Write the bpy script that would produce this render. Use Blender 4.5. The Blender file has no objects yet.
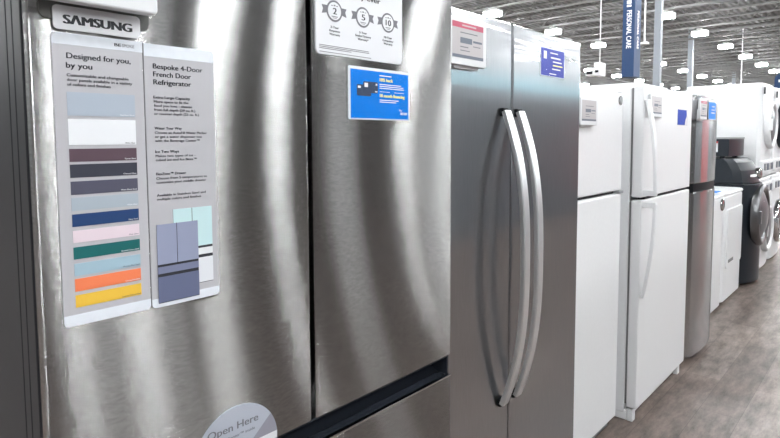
import bpy, bmesh, math, random
from mathutils import Vector, Matrix
random.seed(7)
C = bpy.context.scene.collection
PI = math.pi

# ------------------------------------------------------------------ materials
def new_mat(name):
    m = bpy.data.materials.new(name); m.use_nodes = True
    nt = m.node_tree
    return m, nt, nt.nodes['Principled BSDF']

def set_in(b, **kw):
    for k, v in kw.items():
        k = k.replace('_', ' ')
        if isinstance(v, tuple) and len(v) == 3: v = (*v, 1)
        b.inputs[k].default_value = v

def plain(name, col, rough=.5, metal=0.0, noise=0.0, nscale=40.0, **kw):
    """plain procedural surface with a little grain"""
    m, nt, b = new_mat(name)
    set_in(b, Base_Color=col, Roughness=rough, Metallic=metal)
    for k, v in kw.items(): b.inputs[k.replace('_', ' ')].default_value = v
    if noise:
        tc = nt.nodes.new('ShaderNodeTexCoord'); n = nt.nodes.new('ShaderNodeTexNoise')
        n.inputs['Scale'].default_value = nscale; n.inputs['Detail'].default_value = 3
        r = nt.nodes.new('ShaderNodeValToRGB')
        a = [max(0, c * (1 - noise)) for c in col]; d = [min(1, c * (1 + noise)) for c in col]
        r.color_ramp.elements[0].color = (*a, 1); r.color_ramp.elements[1].color = (*d, 1)
        r.color_ramp.elements[0].position = .3; r.color_ramp.elements[1].position = .7
        nt.links.new(tc.outputs['Object'], n.inputs['Vector'])
        nt.links.new(n.outputs['Fac'], r.inputs['Fac']); nt.links.new(r.outputs['Color'], b.inputs['Base Color'])
    return m

def steel(name, col, sharp, broad, mix, tangent, grain, warp_scale, warp, grain_amt=.12, ripple_z=None):
    """brushed stainless: two anisotropic lobes (each given as along-grain, across-grain width), grain streaks, panel slightly out of true.
    tangent = direction of the grain, along which reflections stay sharp"""
    m = bpy.data.materials.new(name); m.use_nodes = True
    nt = m.node_tree; nt.nodes.clear(); N = nt.nodes.new; L = nt.links.new
    g = N('ShaderNodeNewGeometry')
    tv = N('ShaderNodeCombineXYZ')
    for i in range(3): tv.inputs[i].default_value = tangent[i]
    mp = N('ShaderNodeMapping'); mp.inputs['Scale'].default_value = grain
    n = N('ShaderNodeTexNoise'); n.inputs['Scale'].default_value = 1; n.inputs['Detail'].default_value = 3
    L(g.outputs['Position'], mp.inputs['Vector']); L(mp.outputs[0], n.inputs['Vector'])
    r = N('ShaderNodeValToRGB')
    r.color_ramp.elements[0].position = .25; r.color_ramp.elements[1].position = .75
    r.color_ramp.elements[0].color = (*[c * (1 - grain_amt) for c in col], 1)
    r.color_ramp.elements[1].color = (*[min(1, c * (1 + grain_amt)) for c in col], 1)
    L(n.outputs['Fac'], r.inputs['Fac'])
    bp = None
    if warp:
        mp2 = N('ShaderNodeMapping'); mp2.inputs['Scale'].default_value = warp_scale
        n2 = N('ShaderNodeTexNoise'); n2.inputs['Scale'].default_value = 1; n2.inputs['Detail'].default_value = 0
        L(g.outputs['Position'], mp2.inputs['Vector']); L(mp2.outputs[0], n2.inputs['Vector'])
        bp = N('ShaderNodeBump'); bp.inputs['Strength'].default_value = 1; bp.inputs['Distance'].default_value = warp
        if ripple_z:        # sheet dented towards its top edge
            sp = N('ShaderNodeSeparateXYZ'); mr = N('ShaderNodeMapRange'); mu = N('ShaderNodeMath'); mu.operation = 'MULTIPLY'
            L(g.outputs['Position'], sp.inputs[0]); L(sp.outputs['Z'], mr.inputs['Value'])
            mr.inputs['From Min'].default_value, mr.inputs['From Max'].default_value = ripple_z
            mr.inputs['To Min'].default_value = .06
            L(n2.outputs['Fac'], mu.inputs[0]); L(mr.outputs[0], mu.inputs[1]); L(mu.outputs[0], bp.inputs['Height'])
        else:
            L(n2.outputs['Fac'], bp.inputs['Height'])
    sh = []
    for lo, hi in (sharp, broad):
        gl = N('ShaderNodeBsdfAnisotropic'); gl.distribution = 'GGX'
        al = math.sqrt(lo * hi); gl.inputs['Roughness'].default_value = math.sqrt(al)
        gl.inputs['Anisotropy'].default_value = 1 - lo / al
        L(r.outputs['Color'], gl.inputs['Color']); L(tv.outputs[0], gl.inputs['Tangent'])
        if bp: L(bp.outputs[0], gl.inputs['Normal'])
        sh.append(gl)
    mx = N('ShaderNodeMixShader'); mx.inputs[0].default_value = mix
    L(sh[0].outputs[0], mx.inputs[1]); L(sh[1].outputs[0], mx.inputs[2])
    o = N('ShaderNodeOutputMaterial'); L(mx.outputs[0], o.inputs['Surface'])
    return m

def emit(name, col, s):
    m, nt, b = new_mat(name)
    set_in(b, Base_Color=(.9, .9, .9), Emission_Color=col, Emission_Strength=s, Roughness=.4)
    return m

def clear_film(name, gloss=.010, tint=(1, 1, 1)):
    """thin clear plastic sleeve: see-through with crumpled glints"""
    m = bpy.data.materials.new(name); m.use_nodes = True
    nt = m.node_tree; nt.nodes.clear(); N = nt.nodes.new; L = nt.links.new
    o = N('ShaderNodeOutputMaterial'); t = N('ShaderNodeBsdfTransparent'); t.inputs[0].default_value = (*tint, 1)
    gl = N('ShaderNodeBsdfGlossy'); gl.inputs['Roughness'].default_value = .12
    n = N('ShaderNodeTexNoise'); n.inputs['Scale'].default_value = 38; n.inputs['Detail'].default_value = 2
    g = N('ShaderNodeNewGeometry'); L(g.outputs['Position'], n.inputs['Vector'])
    bp = N('ShaderNodeBump'); bp.inputs['Distance'].default_value = .006; bp.inputs['Strength'].default_value = 1
    L(n.outputs['Fac'], bp.inputs['Height']); L(bp.outputs[0], gl.inputs['Normal'])
    mx = N('ShaderNodeMixShader'); mx.inputs[0].default_value = gloss
    L(t.outputs[0], mx.inputs[1]); L(gl.outputs[0], mx.inputs[2]); L(mx.outputs[0], o.inputs['Surface'])
    return m

M = {}
M['steel_h'] = steel('brushed_steel_horizontal_grain', (.42, .42, .415), (.005, .30), (.02, .30), .05, (0, 1, 0), (3, 90, 420), (1, 2.0, .9), .0013, .18)
M['steel_v'] = steel('brushed_steel_vertical_grain', (.45, .46, .475), (.006, .014), (.05, .14), .3, (0, 0, 1), (3, 500, 20), (1, 3.2, 62), .0007, .06, (1.585, 1.67))
M['steel_c'] = steel('bright_steel_curved_door', (.52, .52, .53), (.008, .10), (.03, .25), .12, (0, 1, 0), (3, 60, 500), (1, 4, 1), .001, .06)
M['handle'] = plain('satin_aluminium', (.78, .79, .80), .33, .85)
M['slate'] = plain('dark_slate_painted_steel', (.018, .0185, .022), .5, .0, .06, 120, Specular_IOR_Level=.2)
M['slate2'] = plain('dark_slate_trim', (.016, .017, .023), .35, .1)
M['black'] = plain('black_plastic', (.008, .009, .011), .5, 0, 0, 40, Specular_IOR_Level=.12)
M['recess'] = plain('glossy_dark_recess', (.022, .026, .034), .18)
M['white'] = plain('white_enamel', (.80, .808, .82), .28, 0, .012, 60)
M['white_edge'] = plain('white_plastic', (.80, .81, .82), .45)
M['whitefr'] = plain('white_textured_door', (.81, .815, .825), .36, 0, .012, 300)
M['grey_side'] = plain('grey_cabinet_paint', (.30, .31, .32), .45)
M['gasket'] = plain('grey_gasket_rubber', (.22, .22, .22), .8)
M['charcoal'] = plain('charcoal_enamel', (.016, .020, .026), .36, .0, 0, 40, Specular_IOR_Level=.28)
M['charcoal2'] = plain('charcoal_gloss', (.03, .033, .038), .12)
M['chrome'] = plain('chrome', (.60, .60, .60), .14, 1.0)
M['dark_chrome'] = plain('dark_chrome', (.20, .20, .21), .28, 1.0)
M['glass_dark'] = plain('dark_door_glass', (.035, .038, .042), .06)
M['tint'] = plain('grey_tinted_door_bowl', (.12, .125, .135), .32)
M['card'] = plain('sign_card', (.49, .487, .515), .42, 0, .01, 20)
M['card_band'] = plain('sign_sleeve_band', (.76, .80, .86), .25, 0, .03, 50)  # on the sign bands this pale tone paints the clear sleeve's reflection
M['card_white'] = plain('white_card', (.72, .73, .76), .4)
M['badge_white'] = plain('white_magnet', (.80, .81, .84), .3)
M['ink'] = plain('black_ink', (.02, .022, .03), .5)
M['ink_soft'] = plain('grey_ink', (.16, .16, .18), .5)
M['ink_white'] = plain('white_ink', (.85, .86, .88), .5)
M['ink_yellow'] = plain('yellow_ink', (.95, .9, .30), .5)
M['blue'] = plain('blue_card', (.0, .20, .74), .5, 0, .05, 30, Specular_IOR_Level=.1)
M['blue_deep'] = plain('deep_blue_card', (.010, .05, .42), .5, 0, 0, 40, Specular_IOR_Level=.12)
M['violet'] = plain('violet_blue_card', (.05, .07, .42), .5, 0, 0, 40, Specular_IOR_Level=.12)
M['navy_print'] = plain('navy_print', (.012, .035, .09), .4)
M['banner'] = plain('blue_banner', (.003, .032, .105), .6, 0, .03, 8)
M['tag_body'] = plain('white_tag_plastic', (.70, .71, .73), .35)
M['tag_bracket'] = plain('grey_tag_bracket', (.10, .10, .095), .4)
M['eink'] = plain('warm_grey_eink', (.43, .40, .41), .35)
M['eink_red'] = plain('red_eink', (.45, .045, .10), .4)
M['eink_pink'] = plain('pink_eink', (.5, .38, .40), .4)
M['eink_dark'] = plain('dark_eink', (.10, .12, .16), .4)
M['film'] = clear_film('clear_plastic_sleeve')
M['sticker'] = plain('grey_blue_sticker', (.42, .45, .52), .4)
M['sticker_dark'] = plain('mauve_sticker', (.27, .27, .32), .4)
M['red'] = plain('red_print', (.5, .02, .03), .45)
M['truss'] = plain('painted_steel_truss', (.15, .15, .148), .55)
M['post'] = plain('grey_painted_post', (.27, .295, .325), .5)
M['device'] = plain('white_device', (.72, .73, .74), .45)
M['lamp'] = emit('lamp_diffuser', (.965, .99, 1.0), 174)
M['lamp_house'] = plain('lamp_housing', (.80, .81, .80), .45)

def floor_mat():
    m, nt, b = new_mat('grey_brown_vinyl_planks'); N = nt.nodes.new; L = nt.links.new
    g = N('ShaderNodeNewGeometry'); sp = N('ShaderNodeSeparateXYZ'); cb = N('ShaderNodeCombineXYZ')
    L(g.outputs['Position'], sp.inputs[0]); L(sp.outputs['Y'], cb.inputs['X']); L(sp.outputs['X'], cb.inputs['Y'])
    br = N('ShaderNodeTexBrick'); br.inputs['Scale'].default_value = 1
    br.inputs['Brick Width'].default_value = 1.2; br.inputs['Row Height'].default_value = .18
    br.inputs['Mortar Size'].default_value = .0012; br.offset = .37
    br.inputs['Color1'].default_value = (.122, .094, .081, 1); br.inputs['Color2'].default_value = (.178, .142, .125, 1)
    br.inputs['Mortar'].default_value = (.075, .058, .05, 1)
    L(cb.outputs[0], br.inputs['Vector'])
    mp = N('ShaderNodeMapping'); mp.inputs['Scale'].default_value = (1.6, 5, 1)
    n = N('ShaderNodeTexNoise'); n.inputs['Scale'].default_value = 3.4; n.inputs['Detail'].default_value = 9; n.inputs['Roughness'].default_value = .72
    L(cb.outputs[0], mp.inputs['Vector']); L(mp.outputs[0], n.inputs['Vector'])
    r = N('ShaderNodeValToRGB'); r.color_ramp.elements[0].position = .32; r.color_ramp.elements[1].position = .72
    r.color_ramp.elements[0].color = (.40, .38, .37, 1); r.color_ramp.elements[1].color = (1.9, 1.9, 1.9, 1)
    L(n.outputs['Fac'], r.inputs['Fac'])
    mx = N('ShaderNodeMix'); mx.data_type = 'RGBA'; mx.blend_type = 'MULTIPLY'; mx.inputs[0].default_value = 1
    L(br.outputs['Color'], mx.inputs[6]); L(r.outputs['Color'], mx.inputs[7]); L(mx.outputs[2], b.inputs['Base Color'])
    b.inputs['Roughness'].default_value = .42
    bp = N('ShaderNodeBump'); bp.inputs['Strength'].default_value = .25; bp.inputs['Distance'].default_value = .004
    L(n.outputs['Fac'], bp.inputs['Height']); L(bp.outputs[0], b.inputs['Normal'])
    return m
M['floor'] = floor_mat()

def deck_mat():
    m, nt, b = new_mat('ribbed_steel_deck'); N = nt.nodes.new; L = nt.links.new
    g = N('ShaderNodeNewGeometry'); w = N('ShaderNodeTexWave'); w.bands_direction = 'X'
    w.inputs['Scale'].default_value = 1.1
    L(g.outputs['Position'], w.inputs['Vector'])
    r = N('ShaderNodeValToRGB'); r.color_ramp.elements[0].color = (.04, .04, .04, 1); r.color_ramp.elements[1].color = (.085, .085, .085, 1)
    L(w.outputs['Fac'], r.inputs['Fac']); L(r.outputs['Color'], b.inputs['Base Color'])
    bp = N('ShaderNodeBump'); bp.inputs['Distance'].default_value = .04; L(w.outputs['Fac'], bp.inputs['Height'])
    L(bp.outputs[0], b.inputs['Normal']); b.inputs['Roughness'].default_value = .6
    return m
M['deck'] = deck_mat()

def wall_mat():
    """store wall: dark display zone, added blue stripe, pale upper wall"""
    m, nt, b = new_mat('store_wall_with_blue_stripe'); N = nt.nodes.new; L = nt.links.new
    g = N('ShaderNodeNewGeometry'); sp = N('ShaderNodeSeparateXYZ'); L(g.outputs['Position'], sp.inputs[0])
    mr = N('ShaderNodeMapRange'); mr.inputs['From Max'].default_value = 8; L(sp.outputs['Z'], mr.inputs['Value'])
    r = N('ShaderNodeValToRGB'); r.color_ramp.interpolation = 'CONSTANT'
    e = r.color_ramp.elements
    e[0].color = (.10, .105, .115, 1); e[0].position = 0
    e[1].color = (.16, .17, .19, 1); e[1].position = .30
    a = e.new(.525); a.color = (.42, .84, .95, 1)  # unseen blue stripe, added for the steel doors to reflect
    a = e.new(.606); a.color = (.62, .63, .64, 1)
    L(mr.outputs[0], r.inputs['Fac']); L(r.outputs['Color'], b.inputs['Base Color'])
    return m
M['wall'] = wall_mat()
M['wall_plain'] = plain('grey_store_wall', (.34, .35, .36), .7, 0, .05, 3)

# ------------------------------------------------------------------ mesh helpers
def bm_box(bm, x0, x1, y0, y1, z0, z1, bev=0.0, seg=2):
    t = bmesh.new()
    bmesh.ops.create_cube(t, size=1)
    for v in t.verts:
        v.co = Vector(((x0 + x1) / 2 + v.co.x * (x1 - x0), (y0 + y1) / 2 + v.co.y * (y1 - y0), (z0 + z1) / 2 + v.co.z * (z1 - z0)))
    if bev:
        bmesh.ops.bevel(t, geom=t.edges[:], offset=bev, segments=seg, profile=.5, affect='EDGES')
    merge(bm, t)

def merge(bm, t):
    me = bpy.data.meshes.new('tmp'); t.to_mesh(me); bm.from_mesh(me); bpy.data.meshes.remove(me); t.free()

def box(*a, **k):
    bm = bmesh.new(); bm_box(bm, *a, **k); return bm

def prism_x(bm, poly, x0, x1, bev=0.0):
    """polygon in (y,z), extruded from x0 to x1 (x1 faces the aisle)"""
    t = bmesh.new()
    a = [t.verts.new((x1, p[0], p[1])) for p in poly]
    b = [t.verts.new((x0, p[0], p[1])) for p in poly]
    f = t.faces.new(a); t.faces.new(list(reversed(b)))
    n = len(poly)
    for i in range(n):
        t.faces.new((a[i], b[i], b[(i + 1) % n], a[(i + 1) % n]))
    bmesh.ops.recalc_face_normals(t, faces=t.faces[:])
    if bev:
        bmesh.ops.bevel(t, geom=[e for e in f.edges], offset=bev, segments=2, profile=.5, affect='EDGES')
    bmesh.ops.triangulate(t, faces=[q for q in t.faces if len(q.verts) > 4])
    merge(bm, t)

def prism_z(bm, poly, z0, z1, bev=0.0):
    """polygon in (x,y) extruded upward"""
    t = bmesh.new()
    a = [t.verts.new((p[0], p[1], z1)) for p in poly]
    b = [t.verts.new((p[0], p[1], z0)) for p in poly]
    t.faces.new(a); t.faces.new(list(reversed(b)))
    n = len(poly)
    for i in range(n):
        t.faces.new((a[i], b[i], b[(i + 1) % n], a[(i + 1) % n]))
    bmesh.ops.recalc_face_normals(t, faces=t.faces[:])
    if bev:
        ed = [e for e in t.edges if abs(e.verts[0].co.z - e.verts[1].co.z) < 1e-6]
        bmesh.ops.bevel(t, geom=ed, offset=bev, segments=2, profile=.5, affect='EDGES')
    merge(bm, t)

def rrect(y0, y1, z0, z1, r, n=5, corners=(1, 1, 1, 1)):
    """rounded rectangle, corners = (bottom-left, bottom-right, top-right, top-left)"""
    out = []
    cs = [(y0 + r, z0 + r, PI, (y0, z0)), (y1 - r, z0 + r, 1.5 * PI, (y1, z0)), (y1 - r, z1 - r, 0, (y1, z1)), (y0 + r, z1 - r, .5 * PI, (y0, z1))]
    for (cy, cz, a, sharp), on in zip(cs, corners):
        if not on or r <= 0: out.append(sharp); continue
        for k in range(n + 1):
            t = a + k * PI / 2 / n
            out.append((cy + r * math.cos(t), cz + r * math.sin(t)))
    return out

def circle(cy, cz, r, n=40, a0=0, a1=2 * PI):
    full = abs(a1 - a0 - 2 * PI) < 1e-6
    m = n if full else n + 1
    return [(cy + r * math.cos(a0 + (a1 - a0) * k / n), cz + r * math.sin(a0 + (a1 - a0) * k / n)) for k in range(m)]

def bar(bm, p, q, r, n=6):
    """round bar from p to q"""
    p = Vector(p); q = Vector(q); d = (q - p)
    t = bmesh.new()
    bmesh.ops.create_cone(t, cap_ends=True, segments=n, radius1=r, radius2=r, depth=d.length)
    rot = d.to_track_quat('Z', 'Y').to_matrix().to_4x4()
    bmesh.ops.transform(t, matrix=Matrix.Translation((p + q) / 2) @ rot, verts=t.verts[:])
    merge(bm, t)

def sweep(bm, path, w, th):
    """flat rectangular strap (w along y, th along the path normal in x/z) through (x,y,z) points"""
    t = bmesh.new(); rings = []
    P = [Vector(p) for p in path]
    for i, p in enumerate(P):
        d = (P[min(i + 1, len(P) - 1)] - P[max(i - 1, 0)]).normalized()
        nrm = Vector((d.z, 0, -d.x))
        if nrm.x < 0: nrm = -nrm
        c = min(w, th) * .25
        sec = [(-w / 2, -th / 2), (w / 2, -th / 2), (w / 2, th / 2 - c), (w / 2 - c, th / 2), (-w / 2 + c, th / 2), (-w / 2, th / 2 - c)]
        rings.append([t.verts.new(p + Vector((0, a, 0)) + nrm * b) for a, b in sec])
    m = len(rings[0])
    for a, b in zip(rings, rings[1:]):
        for k in range(m): t.faces.new((a[k], a[(k + 1) % m], b[(k + 1) % m], b[k]))
    t.faces.new(rings[0]); t.faces.new(list(reversed(rings[-1])))
    bmesh.ops.recalc_face_normals(t, faces=t.faces[:])
    merge(bm, t)

def lathe_x(bm, prof, cy, cz, n=40):
    """profile of (x, radius) turned about the x axis through (cy, cz)"""
    t = bmesh.new(); rings = []
    for x, r in prof:
        if r < 1e-5: rings.append([t.verts.new((x, cy, cz))])
        else: rings.append([t.verts.new((x, cy + r * math.cos(2 * PI * k / n), cz + r * math.sin(2 * PI * k / n))) for k in range(n)])
    for a, b in zip(rings, rings[1:]):
        for k in range(n):
            k2 = (k + 1) % n
            if len(a) == 1 and len(b) == 1: continue
            if len(a) == 1: t.faces.new((a[0], b[k], b[k2]))
            elif len(b) == 1: t.faces.new((a[k], a[k2], b[0]))
            else: t.faces.new((a[k], a[k2], b[k2], b[k]))
    bmesh.ops.recalc_face_normals(t, faces=t.faces[:])
    for f in t.faces: f.smooth = True
    merge(bm, t)

def world_loc(o):
    v = Vector((0, 0, 0))
    while o: v = v + o.location; o = o.parent if False else None
    return v

BASE = {}
def obj(name, bm, mat, parent=None, label=None, kind=None):
    """one mesh object; vertices arrive in world metres, the origin goes to the middle of its foot"""
    me = bpy.data.meshes.new(name); bm.to_mesh(me); bm.free()
    me.materials.append(mat if not isinstance(mat, str) else M[mat])
    o = bpy.data.objects.new(name, me); C.objects.link(o)
    if parent is None:
        xs = [v.co for v in me.vertices]
        b = Vector(((min(v.x for v in xs) + max(v.x for v in xs)) / 2, (min(v.y for v in xs) + max(v.y for v in xs)) / 2, min(v.z for v in xs)))
        me.transform(Matrix.Translation(-b)); o.location = b; BASE[o] = b
    else:
        o.parent = parent; b = BASE.get(parent, Vector((0, 0, 0)))
        me.transform(Matrix.Translation(-b)); BASE[o] = b
    if label: o['label'] = label
    if kind: o['kind'] = kind
    return o

def smooth(o, ang=15):
    for p in o.data.polygons: p.use_smooth = True
    try: o.data.set_sharp_from_angle(angle=math.radians(ang))
    except Exception: pass
    return o

def tag(o, label, cat, group=None):
    o['label'] = label; o['category'] = cat
    if group: o['group'] = group
    return o

def thing(name, label, cat, loc, group=None):
    o = bpy.data.objects.new(name, None); C.objects.link(o); o.empty_display_size = .1
    o.location = loc; BASE[o] = Vector(loc)
    return tag(o, label, cat, group)

def dup(root, delta, label=None):
    r = root.copy(); C.objects.link(r); r.location = root.location + Vector(delta); BASE[r] = Vector(r.location)
    if label: r['label'] = label
    for ch in list(root.children):
        c = ch.copy(); C.objects.link(c); c.parent = r
        for g in list(ch.children):
            d = g.copy(); C.objects.link(d); d.parent = c
    return r

def text_bm(bm, s, y0, zb, width, cap, x, bold=0.0, rot=0, axis='x', lift=.0004):
    """lettering on a surface facing the aisle (+x): starts at y0, baseline zb, fitted to width and capital height"""
    cu = bpy.data.curves.new('lettering', 'FONT'); cu.body = s; cu.size = 1
    cu.resolution_u = 4
    o = bpy.data.objects.new('lettering', cu); C.objects.link(o)
    bpy.context.view_layer.update()
    dg = bpy.context.evaluated_depsgraph_get()
    me = bpy.data.meshes.new_from_object(o.evaluated_get(dg))
    bpy.data.objects.remove(o); bpy.data.curves.remove(cu)
    if not me.vertices: return
    xs = [v.co.x for v in me.vertices]; a, b = min(xs), max(xs)
    sx = width / (b - a) if width else cap / .73
    sz = cap / .73
    for v in me.vertices:
        u = (v.co.x - a) * sx; w = v.co.y * sz
        if axis == 'x':
            v.co = Vector((x + lift, y0 + u, zb + w))
        elif axis == 'down_x':      # reads downward on a face towards +x
            v.co = Vector((x + lift, y0 + w, zb - u))
        elif axis == 'down_y':      # reads downward on a face towards -y ; x is the y of the face
            v.co = Vector((y0 + w, x - lift, zb - u))
    bm.from_mesh(me)
    if bold > 0:        # heavier strokes: overprint shifted by a fraction of the letter height
        h = bold * cap * 1.3
        n = 2 if bold < .03 else 4
        for k in range(n):
            u = h * (k + 1) / n
            e = .00006 * (k + 1) * (10 if lift > .002 else 1)
            dv = {'x': (e, u, 0), 'down_x': (e, 0, -u), 'down_y': (0, -e, -u)}[axis]
            m2 = me.copy(); m2.transform(Matrix.Translation(dv)); bm.from_mesh(m2)
            bpy.data.meshes.remove(m2)
    bpy.data.meshes.remove(me)

def lines(rows, x, mat, name, parent):
    bm = bmesh.new()
    for r in rows: text_bm(bm, *r[:5], x, *(r[5:]))
    return obj(name, bm, mat, parent)

def bars_print(rows, x, mat, name, parent, t=.0004):
    bm = bmesh.new()
    for (y0, y1, z0, z1) in rows: bm_box(bm, x, x + t, y0, y1, z0, z1)
    return obj(name, bm, mat, parent)

# ------------------------------------------------------------------ setting
def struct(name, bm, mat):
    return obj(name, bm, mat, kind='structure')

WX0, WX1, WY0, WY1, HC = -46.0, 15.0, -12.0, 80.0, 7.7
struct('floor', box(WX0, WX1, WY0, WY1, -.05, 0), 'floor')
struct('added_dark_carpet', box(3.4, WX1, WY0, WY1, 0, .008), plain('dark_added_carpet', (.035, .037, .042), .9, 0, .2, 60))  # unseen carpet, added dark to lower the base tone in the steel reflections
pm_dark = plain('dark_added_partition', (.012, .012, .014), .6)
struct('added_partition', box(2.75, 3.35, 6.0, 26.0, 0, 2.0, .01), plain('slate_added_partition', (.085, .09, .10), .6))  # unseen partition, added to darken what the steel doors reflect
struct('added_partition', box(2.75, 3.35, -6.0, 5.9, 0, 2.7, .01), pm_dark)  # taller unseen stretch, added for a dark base in the foreground steel
for y0, y1 in ((-.6, -.3), (1.42, 1.64), (1.84, 2.14), (3.85, 4.25), (5.25, 5.75)):
    struct('added_white_strip', box(2.68, 2.76, y0, y1, 0, 2.72, .01), 'white')  # unseen white strips, added to lay bright streaks on the steel
struct('added_red_panel', box(2.72, 2.76, 10.8, 15.6, .3, 1.97, .005), 'red')  # unseen red panel, added for the red streak on the narrow steel fridge
struct('wall_left', box(WX0 - .2, WX0, WY0, WY1, 0, HC), 'wall_plain')
struct('wall_right', box(WX1, WX1 + .2, WY0, WY1, 0, HC), 'wall')
struct('wall_back', box(WX0, WX1, WY1, WY1 + .2, 0, HC), 'wall_plain')
struct('ceiling', box(WX0, WX1, WY0, WY1, HC, HC + .15), 'deck')

# open-web roof joists across the store
def joist_bm():
    bm = bmesh.new(); z0, z1 = 6.98, 7.66
    for z in (z0, z1): bm_box(bm, WX0, WX1, -.05, .05, z - .035, z + .035)
    x = WX0; up = False; p = .62
    while x + p <= WX1:
        a = (x, 0, z1 if up else z0); b = (x + p, 0, z0 if up else z1)
        bar(bm, a, b, .018, 4); x += p; up = not up
    return bm
first = struct('roof_joist', joist_bm(), 'truss'); first.location.y = -9.6
for k in range(1, 50):
    j = first.copy(); C.objects.link(j); j.location.y = -9.6 + 1.8 * k
def girder_bm(x):
    bm = bmesh.new(); z0, z1 = 6.85, 7.6
    for z in (z0, z1): bm_box(bm, x - .04, x + .04, WY0, WY1, z - .05, z + .05)
    y = WY0; up = False; p = .9
    while y + p <= WY1:
        a = (x, y, z1 if up else z0); b = (x, y + p, z0 if up else z1)
        bar(bm, a, b, .03, 4); y += p; up = not up
    return bm
g0 = struct('roof_girder', girder_bm(-20.2), 'truss')
for x in (-40.4, 0.0, 10.1):
    g = g0.copy(); C.objects.link(g); g.location.x = x + .0

def post(x, y, w):
    bm = bmesh.new(); bm_box(bm, x - w / 2, x + w / 2, y - w / 2, y + w / 2, 0, HC, .01)
    bm_box(bm, x - w * .8, x + w * .8, y - w * .8, y + w * .8, 0, .03)
    return struct('column', bm, 'post')
post(-4.32, 14.0, .15)
post(-9.3, 36.0, .26)
post(-12.2, 62.0, .26)

# sprinkler pipe
bm = bmesh.new()
bar(bm, (-15.2, WY0, 6.7), (-15.2, WY1, 6.7), .035, 8)
struct('sprinkler_pipe', bm, 'truss')

# high bay lights on their grid, unseen right-hand rows set for steel streaks
def lamp(x, y):
    t = thing('high_bay_light', 'white high bay light hanging under the roof joists', 'ceiling light', (x, y, 6.40), 'high bay lights')
    bm = bmesh.new()
    prism = [(x - .34, y - .24), (x + .34, y - .24), (x + .34, y + .24), (x - .34, y + .24)]
    prism_z(bm, prism, 6.56, 6.64, .02)
    bm_box(bm, x - .12, x + .12, y - .16, y + .16, 6.64, 6.72, .01)
    obj('housing', bm, 'lamp_house', t)
    for s in (-1, 1):
        bm = bmesh.new()
        bm_box(bm, x + s * .17 - .15, x + s * .17 + .15, y - .21, y + .21, 6.40, 6.56, .03)
        obj('diffuser', bm, 'lamp', t)
    for s in (-.18, .18):
        bm = bmesh.new(); bar(bm, (x, y + s, 6.72), (x, y + s, 7.66), .008, 5); obj('hanger', bm, 'truss', t)
    return t
XS = [14.2, 10.0, 6.3, 2.45] + [-7.6 + 5.05 * k for k in range(1, -7, -1)]
YS = [20.1 + 5.4 * k for k in range(-5, 11)]
ORD = ['first', 'second', 'third', 'fourth', 'fifth', 'sixth', 'seventh', 'eighth', 'ninth', 'tenth', 'eleventh', 'twelfth', 'thirteenth', 'fourteenth', 'fifteenth', 'sixteenth', 'seventeenth']
lamp0 = None
ROWN = {0: 'row nearest the aisle', 1: 'second row from the aisle', 2: 'third row from the aisle', 3: 'fourth row from the aisle', 4: 'fifth row from the aisle'}
for xi, x in enumerate(XS):
    for yi, y in enumerate(YS):
        if x > 14 and y > 16 and yi % 2 == 0: continue
        if x == 6.3 and y > 5: continue  # unseen short lamp row, added for a second streak on the foreground steel
        if lamp0 is None: lamp0 = lamp(x, y); d = lamp0
        else: d = dup(lamp0, (x - XS[0], y - YS[0], 0))
        if x < -5:
            r = xi - 5
            d['label'] = 'high bay light, %s from the shop front, %s ceiling row left of the aisle' % (ORD[yi], ORD[r])
        else:
            d['label'] = 'high bay light, %s from the shop front, %s' % (ORD[yi], ['row by the right wall', 'second row from the right wall', 'added third row from the right wall', 'row over the added partition', 'row above the appliances'][xi])

# ------------------------------------------------------------------ 1 French door refrigerator in the foreground
FX = -.825
f1 = thing('refrigerator', 'large stainless French door refrigerator in the foreground, plastered with colour signs', 'refrigerator', (-1.2, .675, 0), 'refrigerators in the row')
bm = bmesh.new(); bm_box(bm, -1.66, -.945, .229, 1.127, .05, 1.755, .006)
for y in (.30, 1.05):
    for x in (-1.58, -1.02): bm_box(bm, x - .025, x + .025, y - .025, y + .025, 0, .05)
obj('cabinet', bm, 'slate', f1)
def f1_door(y0, y1, z0, z1, nm):
    bm = bmesh.new()
    bm_box(bm, -.928, -.897, y0 + .002, y1 - .002, z0 + .002, z1 - .002, .004)
    bm_box(bm, -.894, -.856, y0 + .001, y1 - .001, z0 + .001, z1 - .001, .003)
    bm_box(bm, -.93, -.852, y0 + .006, y1 - .006, z0 + .006, z1 - .006)
    d = obj(nm, bm, 'slate', f1)
    obj('edge_band', box(-.858, -.838, y0 + .003, y1 - .003, z0 + .003, z1 - .003, .002), 'black', d)
    bm = bmesh.new(); bm_box(bm, -.845, FX, y0, y1, z0, z1, .0035, 3)
    obj('steel_panel', bm, 'steel_h', d)
    obj('gasket', box(-.946, -.928, y0 + .012, y1 - .012, z0 + .012, z1 - .012), 'slate2', d)
    return d
f1_door(.222, .6738, .853, 1.76, 'door')
f1_door(.6850, 1.127, .853, 1.76, 'door')
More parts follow.
